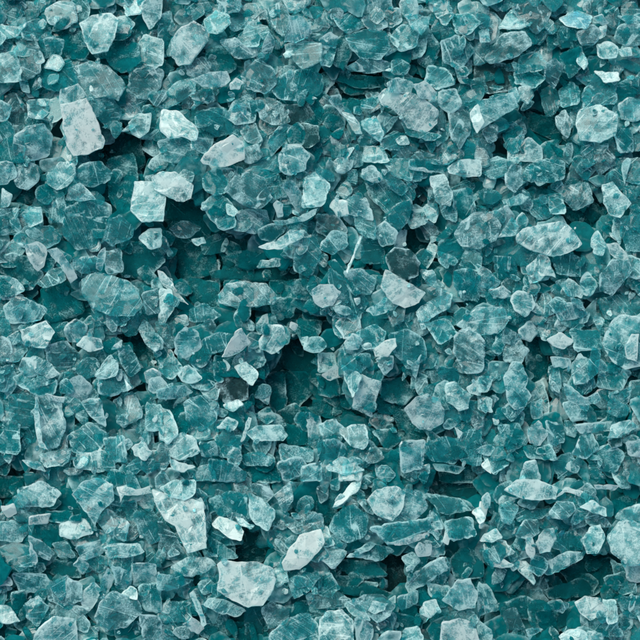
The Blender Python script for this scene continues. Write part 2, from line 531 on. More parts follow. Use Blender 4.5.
D 3 0,100 60,90 40,180 0,150
P 6 0,180 30,200 50,250 0,260
P 7 0,270 60,270 100,290 50,350 0,310
T 6 0,390 40,380 70,430 40,460 0,450
G 6 0,480 60,450 110,480 80,510 0,510
P 6 320,470 380,450 380,490 330,510
D 5 310,540 400,560 390,590 320,600
G 6 510,560 540,530 600,530 620,560
@480,480
V 9 100,40 150,0 230,0 310,30 300,75 240,80 160,70 | cap | whitish cap-shaped flake with pointed left end, lower right
G 10 280,130 310,85 370,90 380,120 340,160 290,150 | tablet | small dark grey glassy tablet split by a line, below the whitish cap lower right
P 9 405,240 440,190 480,180 500,230 470,290 430,290 | thimble | pale rounded thimble-like flake, right of the small dark grey tablet
W 9 400,110 450,80 500,110 505,145 450,130
W 9 185,290 185,230 210,235 220,290 210,315
V 9 225,250 255,200 290,195 305,235 280,285 240,290 | twinwhite | rough white frosted knot with dark seams, left below the small dark grey tablet
G 7 150,220 180,165 225,165 230,210 190,230
W 8 315,70 350,30 440,60 420,100 412,72 350,50
W 8 465,20 550,25 530,40 470,35
W 8 40,320 70,305 130,340 80,350 50,345
P 8 230,350 340,290 420,290 400,320 280,380
P 8 130,310 190,330 220,400 210,415 160,370
D 2 350,360 430,300 540,300 560,370 480,410 380,400 | darkden | deep teal plate at the bottom of the dark den at the lower right
D 5 280,440 400,400 470,430 440,460 300,470
G 7 130,460 170,435 240,440 265,480 230,490
D 6 80,500 170,470 230,500 200,550 100,540
D 6 230,540 290,520 310,600 260,600
V 9 380,490 420,465 480,475 505,520 440,560 400,530 | cornerwhite | grey-white smooth flake below the dark den near the lower right corner
P 8 490,480 540,480 550,560 510,570
P 8 275,490 320,480 345,500 330,530 300,520
P 8 320,630 360,600 420,605 435,640
P 8 510,230 570,160 620,170 640,220 640,330 590,340 530,290
W 6 600,350 640,350 640,400 610,395
P 6 0,420 40,440 70,510 0,530
W 7 20,220 60,200 80,230 50,245 10,240
G 7 20,260 80,240 130,290 70,310 30,290
W 7 0,100 30,100 10,180 0,180
P 7 80,110 120,90 150,110 120,170 90,160
T 5 150,120 280,120 230,150 170,160
T 5 310,230 390,200 400,270 340,290
T 6 570,480 640,470 640,560 590,540
D 4 540,90 620,60 600,120 550,130
P 6 580,120 640,90 640,170 560,150
T 6 450,570 540,570 560,620 450,620
G 6 100,540 140,520 170,590 120,590
P 7 190,600 240,600 200,630
P 6 0,590 40,620 40,640 0,640
T 6 530,330 600,370 620,440 560,450
P 8 430,610 490,620 490,640 430,640
"""
MM = 0.001            # one photo pixel is about a millimetre of the heap
scene = bpy.context.scene
col = scene.collection
R = random.Random(7)

# ------------------------------------------------------------------ camera
TILT = math.radians(9)
DIST = 1500.0
FOV = 2 * math.atan(320 / DIST)
cam_rot = Euler((TILT, 0, 0)).to_matrix()
cam_pos = cam_rot @ Vector((0, 0, DIST))
cam = bpy.data.cameras.new('camera'); cam_o = bpy.data.objects.new('camera', cam); col.objects.link(cam_o)
cam_o.location = cam_pos * MM; cam_o.rotation_euler = (TILT, 0, 0)
cam.angle = FOV; cam.clip_start = .05; cam.clip_end = 100
scene.camera = cam_o

def ray(px, py):
    return cam_rot @ Vector(((px - 320) / DIST, (320 - py) / DIST, -1))
def on_plane(px, py, p0, n):
    d = ray(px, py)
    return cam_pos + d * ((p0 - cam_pos).dot(n) / d.dot(n))

# ------------------------------------------------------------------ traced flakes
flakes = []
ox = oy = 0
for line in TRACE.strip().splitlines():
    line = line.strip()
    if not line: continue
    if line[0] == '@':
        ox, oy = map(int, line[1:].split(',')); continue
    f = [s.strip() for s in line.split('|')]
    h = f[0].split()
    pts = []
    for s in h[2:]:
        x, y = s.split(',')
        pts.append((ox + float(x) / 4, oy + float(y) / 4))
    a = sum(pts[i - 1][0] * pts[i][1] - pts[i][0] * pts[i - 1][1] for i in range(len(pts)))
    if a > 0: pts.reverse()            # counter-clockwise once y points up
    mx = sum(p[0] for p in pts) / len(pts); my = sum(p[1] for p in pts) / len(pts)
    # pieces cut by the photo's edge go on beyond it
    q = []
    for x, y in pts:
        if x <= 1: x -= 14
        if x >= 639: x += 14
        if y <= 1: y -= 14
        if y >= 639: y += 14
        q.append((x, y))
    flakes.append(dict(tone=h[0], z=int(h[1]), pts=q, c=(mx, my), area=abs(a) / 2,
                       key=f[1] if len(f) > 1 and f[1] != '.' else None, label=f[2] if len(f) > 2 else None))

STEP = 3.4
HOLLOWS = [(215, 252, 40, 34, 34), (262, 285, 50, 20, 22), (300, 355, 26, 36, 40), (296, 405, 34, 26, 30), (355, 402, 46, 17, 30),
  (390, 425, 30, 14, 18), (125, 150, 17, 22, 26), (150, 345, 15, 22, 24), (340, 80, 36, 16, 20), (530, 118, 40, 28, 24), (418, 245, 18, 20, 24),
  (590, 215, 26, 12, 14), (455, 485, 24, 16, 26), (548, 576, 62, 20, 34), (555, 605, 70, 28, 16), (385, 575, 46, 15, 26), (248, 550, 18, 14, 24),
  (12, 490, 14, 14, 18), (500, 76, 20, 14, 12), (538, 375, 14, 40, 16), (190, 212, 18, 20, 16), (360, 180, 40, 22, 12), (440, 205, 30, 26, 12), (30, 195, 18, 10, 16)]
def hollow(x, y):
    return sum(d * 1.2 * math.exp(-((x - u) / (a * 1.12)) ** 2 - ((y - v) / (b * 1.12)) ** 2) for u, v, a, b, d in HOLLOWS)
for i, f in enumerate(flakes):
    f['h'] = (f['z'] * STEP if f['z'] >= 6 else 6 * STEP - (6 - f['z']) * 5) + R.uniform(-1.4, 1.4) - hollow(*f['c']) * (1 if f['z'] <= 7 else .4)

def inside(p, poly):
    x, y = p; r = False
    for i in range(len(poly)):
        x1, y1 = poly[i - 1]; x2, y2 = poly[i]
        if (y1 > y) != (y2 > y) and x < (x2 - x1) * (y - y1) / (y2 - y1) + x1: r = not r
    return r

# how much of each piece shows, so that the largest three hundred become things of their own
G = 3
own = np.full((640 // G + 1, 640 // G + 1), -1, int)
for i in sorted(range(len(flakes)), key=lambda k: flakes[k]['h']):
    P = flakes[i]['pts']
    x0 = max(0, int(min(p[0] for p in P)) // G); x1 = min(640 // G, int(max(p[0] for p in P)) // G)
    y0 = max(0, int(min(p[1] for p in P)) // G); y1 = min(640 // G, int(max(p[1] for p in P)) // G)
    for gx in range(x0, x1 + 1):
        for gy in range(y0, y1 + 1):
            if inside((gx * G + 1, gy * G + 1), P): own[gy, gx] = i
cnt = np.bincount(own[own >= 0], minlength=len(flakes)) * G * G
for i, f in enumerate(flakes): f['vis'] = int(cnt[i])
order = sorted(range(len(flakes)), key=lambda k: -(flakes[k]['vis'] + (1e6 if flakes[k]['label'] else 0)))
single = set(order[:300])

# heap relief: smoothed from the traced pieces (dark hollows are hollows)
GX = 12; LO = -240; NG = 1120 // GX
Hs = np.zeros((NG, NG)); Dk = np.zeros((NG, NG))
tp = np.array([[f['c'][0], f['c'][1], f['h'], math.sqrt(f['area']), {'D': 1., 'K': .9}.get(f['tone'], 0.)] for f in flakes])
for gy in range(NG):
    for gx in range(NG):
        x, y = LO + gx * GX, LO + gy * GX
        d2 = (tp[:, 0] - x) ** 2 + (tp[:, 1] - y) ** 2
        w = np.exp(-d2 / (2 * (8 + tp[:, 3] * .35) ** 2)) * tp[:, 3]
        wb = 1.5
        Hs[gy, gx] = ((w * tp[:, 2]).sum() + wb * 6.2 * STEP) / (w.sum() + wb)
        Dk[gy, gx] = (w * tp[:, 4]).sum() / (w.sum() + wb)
def grid(A, x, y):
    u = min(max((x - LO) / GX, 0), NG - 1.001); v = min(max((y - LO) / GX, 0), NG - 1.001)
    i, j = int(u), int(v); a, b = u - i, v - j
    return (A[j, i] * (1 - a) + A[j, i + 1] * a) * (1 - b) + (A[j + 1, i] * (1 - a) + A[j + 1, i + 1] * a) * b

# ------------------------------------------------------------------ one flake's shape
def area2(P):
    return sum(P[i - 1][0] * P[i][1] - P[i][0] * P[i - 1][1] for i in range(len(P))) / 2
def roughen(P, rng, step=3.6, amp=.5, soft=.2):
    # corners cut once, then the edge is chipped in small steps
    Q = []
    n = len(P)
    for i in range(n):
        a, b = P[i], P[(i + 1) % n]
        Q.append((a[0] + (b[0] - a[0]) * soft, a[1] + (b[1] - a[1]) * soft))
        Q.append((a[0] + (b[0] - a[0]) * (1 - soft), a[1] + (b[1] - a[1]) * (1 - soft)))
    out = []
    n = len(Q)
    for i in range(n):
        a, b = Q[i], Q[(i + 1) % n]
        L = math.hypot(b[0] - a[0], b[1] - a[1])
        k = max(1, int(L / step))
        nx, ny = (b[1] - a[1]) / max(L, 1e-6), -(b[0] - a[0]) / max(L, 1e-6)
        ph = rng.uniform(0, 6.28); bow = rng.uniform(-.05, .05) * min(L, 14)
        for j in range(k):
            t = j / k
            o = bow * math.sin(math.pi * t) + (rng.gauss(0, amp) if j else rng.gauss(0, amp * .5))
            out.append((a[0] + (b[0] - a[0]) * t + nx * o, a[1] + (b[1] - a[1]) * t + ny * o))
    return out
def inset(P, d):
    out = []
    n = len(P)
    for i in range(n):
        a, b, c = P[i - 1], P[i], P[(i + 1) % n]
        e1 = (b[0] - a[0], b[1] - a[1]); e2 = (c[0] - b[0], c[1] - b[1])
        tx, ty = e1[0] + e2[0], e1[1] + e2[1]
        L = math.hypot(tx, ty) or 1
        out.append((b[0] - ty / L * d, b[1] + tx / L * d))
    return out
def seg_d(p, P):
    m = 1e9
    for i in range(len(P)):
        ax, ay = P[i - 1]; bx, by = P[i]
        dx, dy = bx - ax, by - ay
        t = max(0, min(1, ((p[0] - ax) * dx + (p[1] - ay) * dy) / (dx * dx + dy * dy + 1e-9)))
        m = min(m, math.hypot(p[0] - ax - dx * t, p[1] - ay - dy * t))
    return m

def make_flake(P, thick, rng, dens=34., facets=None, amp=.55, step=3.2, soft=.2):
    """P counter-clockwise outline in mm about the origin -> verts, faces, rim."""
    O = roughen(P, rng, step, amp, soft)
    A = abs(area2(O)); S = math.sqrt(A)
    for d in (min(1.5, .085 * S), .5, .2, .05):
        I = inset(O, d)
        if area2(I) <= 0: continue
        k = len(I)
        pts = list(I)
        xs = [p[0] for p in I]; ys = [p[1] for p in I]
        n = min(70, int(A / dens)); tries = 0
        while n > 0 and tries < 900:
            tries += 1
            p = (rng.uniform(min(xs), max(xs)), rng.uniform(min(ys), max(ys)))
            if inside(p, I) and seg_d(p, I) > 1.1:
                pts.append(p); n -= 1
        ring2 = [p for p in inset(O, d + 1.3)[::2] if inside(p, I) and seg_d(p, I) > .9]
        k2 = len(pts); pts += ring2
        edges = [(i, (i + 1) % k) for i in range(k)]
        r = delaunay_2d_cdt([Vector(p) for p in pts], edges, [], 0, 1e-5)
        V, F, orig = r[0], r[2], r[3]
        if len(V) == len(pts): break
    else:
        return None
    omap = {}
    for j, o in enumerate(orig):
        if o: omap[j] = o[0]
    tris = []
    for f in F:
        t = [omap.get(j, 0) for j in f]
        cx = sum(pts[j][0] for j in t) / 3; cy = sum(pts[j][1] for j in t) / 3
        if len(set(t)) == 3 and inside((cx, cy), I):
            a2 = area2([pts[j] for j in t])
            tris.append(t if a2 > 0 else t[::-1])
    # cleavage facets
    K = facets if facets is not None else rng.choice((0, 1, 1, 2, 2, 3))
    pl = []
    for _ in range(K):
        an = rng.uniform(0, 6.283); m = rng.uniform(.12, .55)
        pl.append((math.cos(an) * m, math.sin(an) * m, thick * .5 + m * S * rng.uniform(-.12, .3)))
    def hgt(p):
        return max(-.3 * thick, min([thick * .5] + [c + a * p[0] + b * p[1] for a, b, c in pl]))
    nI = len(pts); nO = len(O)
    verts = [(p[0], p[1], hgt(p) - (.07 * thick if i < k else rng.gauss(0, .2))) for i, p in enumerate(pts)]
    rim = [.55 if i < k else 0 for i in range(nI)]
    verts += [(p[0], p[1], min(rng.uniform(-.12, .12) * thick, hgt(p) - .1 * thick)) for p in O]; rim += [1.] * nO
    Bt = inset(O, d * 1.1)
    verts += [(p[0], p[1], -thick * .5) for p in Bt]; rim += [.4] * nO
    bc = len(verts)
    faces = [tuple(t) for t in tris]
    for i in range(nO):
        j = (i + 1) % nO
        faces.append((nI + i, nI + j, j)); faces.append((nI + i, j, i))
        faces.append((nI + j, nI + i, nI + nO + i)); faces.append((nI + j, nI + nO + i, nI + nO + j))
    for t in tessellate_polygon([[Vector((p[0], p[1], 0)) for p in Bt]]):
        a2 = area2([Bt[j] for j in t])
        t = t if a2 < 0 else t[::-1]
        faces.append(tuple(nI + nO + j for j in t))
    return verts, faces, rim

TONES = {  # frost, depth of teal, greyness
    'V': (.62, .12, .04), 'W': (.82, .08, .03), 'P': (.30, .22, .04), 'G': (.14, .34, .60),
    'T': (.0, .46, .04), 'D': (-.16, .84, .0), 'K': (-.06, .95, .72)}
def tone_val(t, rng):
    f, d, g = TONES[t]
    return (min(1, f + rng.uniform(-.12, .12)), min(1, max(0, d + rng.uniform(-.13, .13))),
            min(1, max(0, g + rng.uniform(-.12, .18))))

def mesh_from(name, V, F, fl, gy, mat):
    me = bpy.data.meshes.new(name)
    V = np.asarray(V, np.float32); F = np.asarray(F, np.int32)
    me.vertices.add(len(V)); me.vertices.foreach_set('co', V.ravel())
    me.loops.add(F.size); me.loops.foreach_set('vertex_index', F.ravel())
    me.polygons.add(len(F)); me.polygons.foreach_set('loop_start', np.arange(0, F.size, 3, dtype=np.int32))
    me.update(calc_edges=True)
    a = me.attributes.new('fl', 'FLOAT_COLOR', 'POINT'); a.data.foreach_set('color', np.asarray(fl, np.float32).ravel())
    b = me.attributes.new('gy', 'FLOAT', 'POINT'); b.data.foreach_set('value', np.asarray(gy, np.float32))
    me.materials.append(mat)
    me.validate(); me.shade_flat()
    return me

# ------------------------------------------------------------------ material
def make_material(name, full):
    m = bpy.data.materials.new(name); m.use_nodes = True
    nt = m.node_tree; N = nt.nodes; N.clear(); L = nt.links
    def new(t, **kw):
        n = N.new(t)
        for k, v in kw.items(): setattr(n, k, v)
        return n
    def put(sock, v):
        if hasattr(v, 'links'): L.new(v, sock)
        elif isinstance(v, (tuple, list)) and len(v) == 3 and sock.type == 'RGBA': sock.default_value = (*v, 1)
        else: sock.default_value = v
    def math_(op, a, b=0., c=None, clamp=False):
        n = new('ShaderNodeMath', operation=op, use_clamp=clamp); put(n.inputs[0], a); put(n.inputs[1], b)
        if c is not None: put(n.inputs[2], c)
        return n.outputs[0]
    def mixc(f, a, b):
        n = new('ShaderNodeMix', data_type='RGBA'); put(n.inputs[0], f); put(n.inputs[6], a); put(n.inputs[7], b); return n.outputs[2]
    def ramp(v, a, b):
        n = new('ShaderNodeMapRange', interpolation_type='SMOOTHSTEP'); put(n.inputs[0], v); n.inputs[1].default_value = a; n.inputs[2].default_value = b
        return n.outputs[0]
    def noise(vec, scale, detail=3, rough=.6, dist=0.):
        n = new('ShaderNodeTexNoise'); put(n.inputs['Vector'], vec); n.inputs['Scale'].default_value = scale
        n.inputs['Detail'].default_value = detail; n.inputs['Roughness'].default_value = rough; n.inputs['Distortion'].default_value = dist
        return n.outputs['Fac']
    at = new('ShaderNodeAttribute', attribute_name='fl'); sep = new('ShaderNodeSeparateColor'); L.new(at.outputs['Color'], sep.inputs[0])
    frost, deep, rnd, rim = sep.outputs[0], sep.outputs[1], sep.outputs[2], at.outputs['Alpha']
    gy = new('ShaderNodeAttribute', attribute_name='gy').outputs['Fac']
    tc = new('ShaderNodeTexCoord').outputs['Object']
    ov = new('ShaderNodeCombineXYZ'); put(ov.inputs[0], math_('MULTIPLY', rnd, 3.1)); put(ov.inputs[1], math_('MULTIPLY', rnd, 7.7)); put(ov.inputs[2], math_('MULTIPLY', rnd, 1.3))
    va = new('ShaderNodeVectorMath', operation='ADD'); L.new(tc, va.inputs[0]); L.new(ov.outputs[0], va.inputs[1]); P = va.outputs[0]
    mid = noise(P, 115, 3, .55)
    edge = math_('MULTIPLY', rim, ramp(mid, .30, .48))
    v = math_('MULTIPLY_ADD', math_('SUBTRACT', mid, .5), 1.7, frost)
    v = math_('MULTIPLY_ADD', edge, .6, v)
    veins = math_('SUBTRACT', 1., ramp(math_('ABSOLUTE', math_('SUBTRACT', mid, .5)), .0, .012))
    if full:
        big = noise(P, 48, 1, .5, .6)
        fine = noise(P, 640, 1)
        # curved hairline fractures follow the contour lines of a smooth field
        crack = math_('MULTIPLY', veins, ramp(big, .40, .52))
        # straight cleavage streaks and scratches, each piece in its own direction
        rot = new('ShaderNodeVectorRotate', rotation_type='Z_AXIS'); L.new(P, rot.inputs['Vector']); put(rot.inputs['Angle'], math_('MULTIPLY', rnd, 37.))
        sc = new('ShaderNodeVectorMath', operation='MULTIPLY'); L.new(rot.outputs[0], sc.inputs[0]); sc.inputs[1].default_value = (14, 210, 40)
        stn = noise(sc.outputs[0], 1., 1, .5)
        rot2 = new('ShaderNodeVectorRotate', rotation_type='Z_AXIS'); L.new(P, rot2.inputs['Vector']); put(rot2.inputs['Angle'], math_('MULTIPLY_ADD', rnd, 61., .9))
        sc2 = new('ShaderNodeVectorMath', operation='MULTIPLY'); L.new(rot2.outputs[0], sc2.inputs[0]); sc2.inputs[1].default_value = (9, 95, 20)
        st2 = noise(sc2.outputs[0], 1., 0)
        line = math_('MULTIPLY', math_('SUBTRACT', 1., ramp(math_('ABSOLUTE', math_('SUBTRACT', stn, .5)), .002, .02)), ramp(big, .56, .48))
        line2 = math_('MULTIPLY', math_('SUBTRACT', 1., ramp(math_('ABSOLUTE', math_('SUBTRACT', st2, .5)), .003, .016)), ramp(mid, .38, .50))
        line = math_('MAXIMUM', line, math_('MULTIPLY', line2, 2.1))
        streak = math_('MULTIPLY', math_('SUBTRACT', stn, .5), ramp(big, .60, .42))
        v = math_('MULTIPLY_ADD', math_('SUBTRACT', big, .5), 1.7, v)
        v = math_('MULTIPLY_ADD', math_('SUBTRACT', fine, .5), .95, v)
        v = math_('MULTIPLY_ADD', crack, math_('MULTIPLY_ADD', math_('ABSOLUTE', math_('SUBTRACT', frost, .22)), -1.4, .75), v)
        v = math_('MULTIPLY_ADD', streak, .3, v)
        v = math_('MULTIPLY_ADD', math_('MULTIPLY', line, ramp(deep, .95, .55)), .34, v)
    cover = ramp(v, -.1, 1.05)
    deepv = math_('MULTIPLY_ADD', math_('SUBTRACT', mid, .5), 1.5, deep, clamp=True)
    body = mixc(deepv, C_BODY0, C_BODY1); body = mixc(gy, body, mixc(deep, C_GREY0, C_GREY1))
    fro = mixc(math_('POWER', math_('MAXIMUM', frost, 0.), 1.6), C_FROST0, C_FROST1)
    fro = mixc(math_('MULTIPLY', gy, .35), fro, (.36, .52, .55))
    dif = mixc(cover, body, fro)
    tint = mixc(deep, (.50, .94, .96), (.06, .66, .70)); tint = mixc(math_('MULTIPLY', gy, .6), tint, (.42, .68, .70))
    bp = new('ShaderNodeBump'); bp.inputs['Strength'].default_value = .3; bp.inputs['Distance'].default_value = .0009
    if full: L.new(noise(P, 230, 0), bp.inputs['Height'])
    nrm = bp.outputs[0] if full else new('ShaderNodeNewGeometry').outputs['Normal']
    d = new('ShaderNodeBsdfDiffuse'); L.new(dif, d.inputs[0]); L.new(nrm, d.inputs['Normal'])
    t = new('ShaderNodeBsdfTranslucent'); L.new(dif, t.inputs[0]); L.new(nrm, t.inputs['Normal'])
    dt = new('ShaderNodeMixShader'); dt.inputs[0].default_value = .45; L.new(d.outputs[0], dt.inputs[1]); L.new(t.outputs[0], dt.inputs[2])
    tr = new('ShaderNodeBsdfTransparent'); L.new(tint, tr.inputs[0])
    op = new('ShaderNodeMixShader'); put(op.inputs[0], math_('MULTIPLY_ADD', cover, .52, math_('MULTIPLY_ADD', deep, .55, .04 if full else .2), clamp=True)); L.new(tr.outputs[0], op.inputs[1]); L.new(dt.outputs[0], op.inputs[2])
    g = new('ShaderNodeBsdfGlossy'); g.inputs['Color'].default_value = (1, 1, 1, 1); pass
    put(g.inputs['Roughness'], math_('MULTIPLY_ADD', cover, .22, .09))
    fr = new('ShaderNodeFresnel'); fr.inputs['IOR'].default_value = 1.52; pass
    ms = new('ShaderNodeMixShader'); put(ms.inputs[0], math_('MULTIPLY', fr.outputs[0], math_('MULTIPLY_ADD', deep, -1.1, .66, clamp=True))); L.new(op.outputs[0], ms.inputs[1]); L.new(g.outputs[0], ms.inputs[2])
    out = new('ShaderNodeOutputMaterial'); L.new(ms.outputs[0], out.inputs['Surface'])
    return m
C_BODY0 = (.012, .36, .38); C_BODY1 = (.0008, .145, .158)
C_GREY0 = (.085, .27, .285); C_GREY1 = (.032, .068, .070)
C_FROST0 = (.38, .64, .63); C_FROST1 = (.87, .875, .81)
mat = make_material('teal crystal', True)
mat_rubble = make_material('small teal crystal', False)

# ------------------------------------------------------------------ place the traced flakes
GROUP = 'larger crystal flakes lying on the heap'
sV, sF, sC, sG = [], [], [], []; nv = 0
sM = []; plain = [0]
def add_stuff(V, F, fl, gy):
    global nv
    sM.append(np.full(len(F), plain[0], np.int32))
    sV.append(V); sF.append(np.asarray(F, np.int32) + nv); sC.append(fl); sG.append(gy); nv += len(V)

for i, f in enumerate(flakes):
    rng = random.Random(1000 + i)
    S = math.sqrt(f['area'])
    lim = min(.48, 8.5 / max(S, 8)) * (.3 if f['z'] > 10 else 1)
    an = rng.uniform(0, 6.283); ti = rng.uniform(.25, 1) * lim
    n = Vector((math.cos(an) * math.sin(ti), math.sin(an) * math.sin(ti) - .03, math.cos(ti))).normalized()
    mx = sum(p[0] for p in f['pts']) / len(f['pts']); my = sum(p[1] for p in f['pts']) / len(f['pts'])
    c = on_plane(mx, my, Vector((0, 0, f['h'])), Vector((0, 0, 1)))
    ux = Vector((1, 0, 0)); ux = (ux - n * ux.dot(n)).normalized(); uy = n.cross(ux)
    loc = []; grow = 1 + (1.5 + max(0, 8.5 - f['z']) * 1.5) / max(S, 7)
    for p in f['pts']:
        w = on_plane(p[0], p[1], c, n) - c
        loc.append((w.dot(ux) * grow, w.dot(uy) * grow))
    thick = min(6, 1.3 + S * rng.choice((.01, .02, .03, .05, .09)))
    r = None
    for soft in ((.04, .02) if f['label'] else (.10, .06, .02)):
        r = make_flake(loc, thick, rng, soft=soft, amp=.33 if f['label'] else .45)
        if r: break
    if not r: continue
    V, F, rim = r
    M = Matrix((ux, uy, n)).transposed()
    V = np.array(V) @ np.array(M.transposed())
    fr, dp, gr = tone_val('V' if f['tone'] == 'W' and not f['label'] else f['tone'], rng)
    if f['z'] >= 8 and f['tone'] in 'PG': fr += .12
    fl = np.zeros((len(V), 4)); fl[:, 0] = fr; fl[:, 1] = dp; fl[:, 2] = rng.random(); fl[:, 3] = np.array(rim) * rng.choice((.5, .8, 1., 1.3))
    gv = np.full(len(V), gr)
    if i in single:
        me = mesh_from('crystal_flake', V * MM, F, fl, gv, mat)
        o = bpy.data.objects.new('crystal_flake', me); col.objects.link(o)
        o.location = c * MM
        o['category'] = 'crystal flake'; o['group'] = GROUP
        f['obj'] = o
    else:
        add_stuff((V + np.array(c)) * MM, F, fl, gv)

# ------------------------------------------------------------------ the mass of smaller flakes under and between them
rng = random.Random(55)
temps = []
while len(temps) < 90:
    k = rng.choice((4, 5, 6, 6, 7, 8)); el = rng.uniform(.38, 1)
    P = []
    for j in range(k):
        a = (j + rng.uniform(-.38, .38)) / k * 6.283
        q = rng.uniform(.68, 1.2) * 10
        P.append((math.cos(a) * q, math.sin(a) * q * el))
    r = make_flake(P, rng.uniform(1.0, 2.6), rng, dens=34, amp=.3, step=4.2, soft=.16)
    if r: temps.append((np.array(r[0]), np.array(r[1]), np.array(r[2])))

def bed(x, y, r=11):
    # highest level at which a filler stays under the traced pieces around (x, y); None where nothing is traced
    m = None
    for dx, dy in ((0, 0), (r, 0), (-r, 0), (0, r), (0, -r), (r * .7, r * .7), (-r * .7, r * .7), (r * .7, -r * .7), (-r * .7, -r * .7)):
        u, v = int(x + dx) // G, int(y + dy) // G
        if 0 <= u < own.shape[1] and 0 <= v < own.shape[0] and own[v, u] >= 0:
            hh = flakes[own[v, u]]['h']; m = hh if m is None else min(m, hh)
    return m
def scatter(x, y, z, size, tone, tilt, flat=1., lean=(0, 0)):
    V, F, rim = rng.choice(temps)
    a = rng.uniform(0, 6.283); t = rng.uniform(.1, 1) * tilt; b = rng.uniform(0, 6.283)
    n = Vector((math.cos(b) * math.sin(t) + lean[0], math.sin(b) * math.sin(t) + lean[1], math.cos(t))).normalized()
    ux = Vector((math.cos(a), math.sin(a), 0)); ux = (ux - n * ux.dot(n)).normalized(); uy = n.cross(ux)
    M = np.array((ux, uy, n))
    s = size / 10
    W = (V * (s, s, s ** .6 * flat)) @ M
    p0 = on_plane(x, y, Vector((0, 0, z)), Vector((0, 0, 1)))
    fr, dp, gr = tone_val(tone, rng)
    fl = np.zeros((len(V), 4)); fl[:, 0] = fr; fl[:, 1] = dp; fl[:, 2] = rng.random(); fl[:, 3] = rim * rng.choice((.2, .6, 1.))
    add_stuff((W + np.array(p0)) * MM, F, fl, np.full(len(V), gr))

plain[0] = 1       # the buried layers take the simpler crystal material
for layer, (dz, sp) in enumerate(((-34, 24), (-22, 21), (-15, 20), (-10, 19))):
    y = -150
    while y < 790:
        x = -150
        while x < 790:
            px = x + rng.uniform(-.7, .7) * sp; py = y + rng.uniform(-.7, .7) * sp
            h = grid(Hs, px, py); dk = grid(Dk, px, py)
            gx_ = (grid(Hs, px + 8, py) - grid(Hs, px - 8, py)) / 16; gy_ = (grid(Hs, px, py + 8) - grid(Hs, px, py - 8)) / 16
            m = bed(px, py)
            if m is not None: h = min(h, m - 1)
            inner = 0 < px < 640 and 0 < py < 640
            if not inner and layer == 3: h += rng.uniform(0, 12)
            u = rng.random()
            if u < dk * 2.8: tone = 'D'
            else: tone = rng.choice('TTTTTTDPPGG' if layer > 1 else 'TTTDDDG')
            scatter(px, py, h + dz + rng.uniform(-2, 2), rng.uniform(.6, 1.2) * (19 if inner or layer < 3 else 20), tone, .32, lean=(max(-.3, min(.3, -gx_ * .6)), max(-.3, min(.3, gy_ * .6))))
            x += sp
        y += sp
# the gaps between the traced pieces
plain[0] = 0
cells_ = [(gx, gy) for gy in range(own.shape[0]) for gx in range(own.shape[1]) if own[gy, gx] < 0]
rng.shuffle(cells_)
for gx, gy in cells_[:1000]:
    px, py = gx * G + rng.uniform(0, G), gy * G + rng.uniform(0, G)
    m = bed(px, py, 12)
    h = grid(Hs, px, py) if m is None else min(grid(Hs, px, py), m)
    dk = grid(Dk, px, py)
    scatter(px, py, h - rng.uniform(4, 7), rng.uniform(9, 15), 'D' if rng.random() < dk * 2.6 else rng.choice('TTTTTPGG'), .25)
# thin small flakes strewn over the lower pieces, dark ones stacked in the hollows
for k in range(800):
    px, py = rng.uniform(-10, 650), rng.uniform(-10, 650)
    m = bed(px, py, 5)
    if m is None: continue
    dk = grid(Dk, px, py)
    if m > 7.6 * STEP: continue
    if m > 6.3 * STEP and rng.random() < .6: continue
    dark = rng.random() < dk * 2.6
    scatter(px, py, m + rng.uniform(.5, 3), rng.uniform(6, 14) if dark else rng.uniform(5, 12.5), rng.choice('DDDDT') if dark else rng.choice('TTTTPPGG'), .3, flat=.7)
# small splinters lying on top
for k in range(1100):
    px, py = rng.uniform(-60, 700), rng.uniform(-60, 700)
    h = grid(Hs, px, py); dk = grid(Dk, px, py)
    if rng.random() < dk * 1.2: continue
    m = bed(px, py, 3)
    scatter(px, py, (h - 4 if m is None else m + 1.5) + rng.uniform(-1, 1.5), rng.uniform(1.4, 4.8), rng.choice('TTTTPPGGVD'), .7)

me = mesh_from('crystal_rubble', np.concatenate(sV), np.concatenate(sF), np.concatenate(sC), np.concatenate(sG), mat)
me.materials.append(mat_rubble)
if len(me.polygons) == sum(map(len, sM)): me.polygons.foreach_set('material_index', np.concatenate(sM))
o = bpy.data.objects.new('crystal_rubble', me); col.objects.link(o)
o['kind'] = 'stuff'; o['category'] = 'crystal rubble'
o['label'] = 'countless small teal crystal flakes and splinters filling the heap under and between the larger flakes'

# ------------------------------------------------------------------ ground below the heap
gm = bpy.data.materials.new('teal grit'); gm.use_nodes = True
nt = gm.node_tree; b = nt.nodes['Principled BSDF']
nz = nt.nodes.new('ShaderNodeTexNoise'); nz.inputs['Scale'].default_value = 220; nz.inputs['Detail'].default_value = 6
cr = nt.nodes.new('ShaderNodeValToRGB'); cr.color_ramp.elements[0].color = (.004, .06, .066, 1); cr.color_ramp.elements[1].color = (.03, .16, .17, 1)
tcg = nt.nodes.new('ShaderNodeTexCoord'); nt.links.new(tcg.outputs['Object'], nz.inputs['Vector'])
nt.links.new(nz.outputs['Fac'], cr.inputs[0]); nt.links.new(cr.outputs[0], b.inputs['Base Color']); b.inputs['Roughness'].default_value = 1; b.inputs['Specular IOR Level'].default_value = .1
Vg = [(-2.5, -2.5, 0), (2.5, -2.5, 0), (2.5, 2.5, 0), (-2.5, 2.5, 0)]
gme = bpy.data.meshes.new('ground'); gme.from_pydata(Vg, [], [(0, 1, 2, 3)]); gme.materials.append(gm)
g = bpy.data.objects.new('ground', gme); col.objects.link(g); g.location = (0, 0, -.085)
g['kind'] = 'structure'; g['label'] = 'dark teal grit surface beneath the heap of crystals'; g['category'] = 'ground'

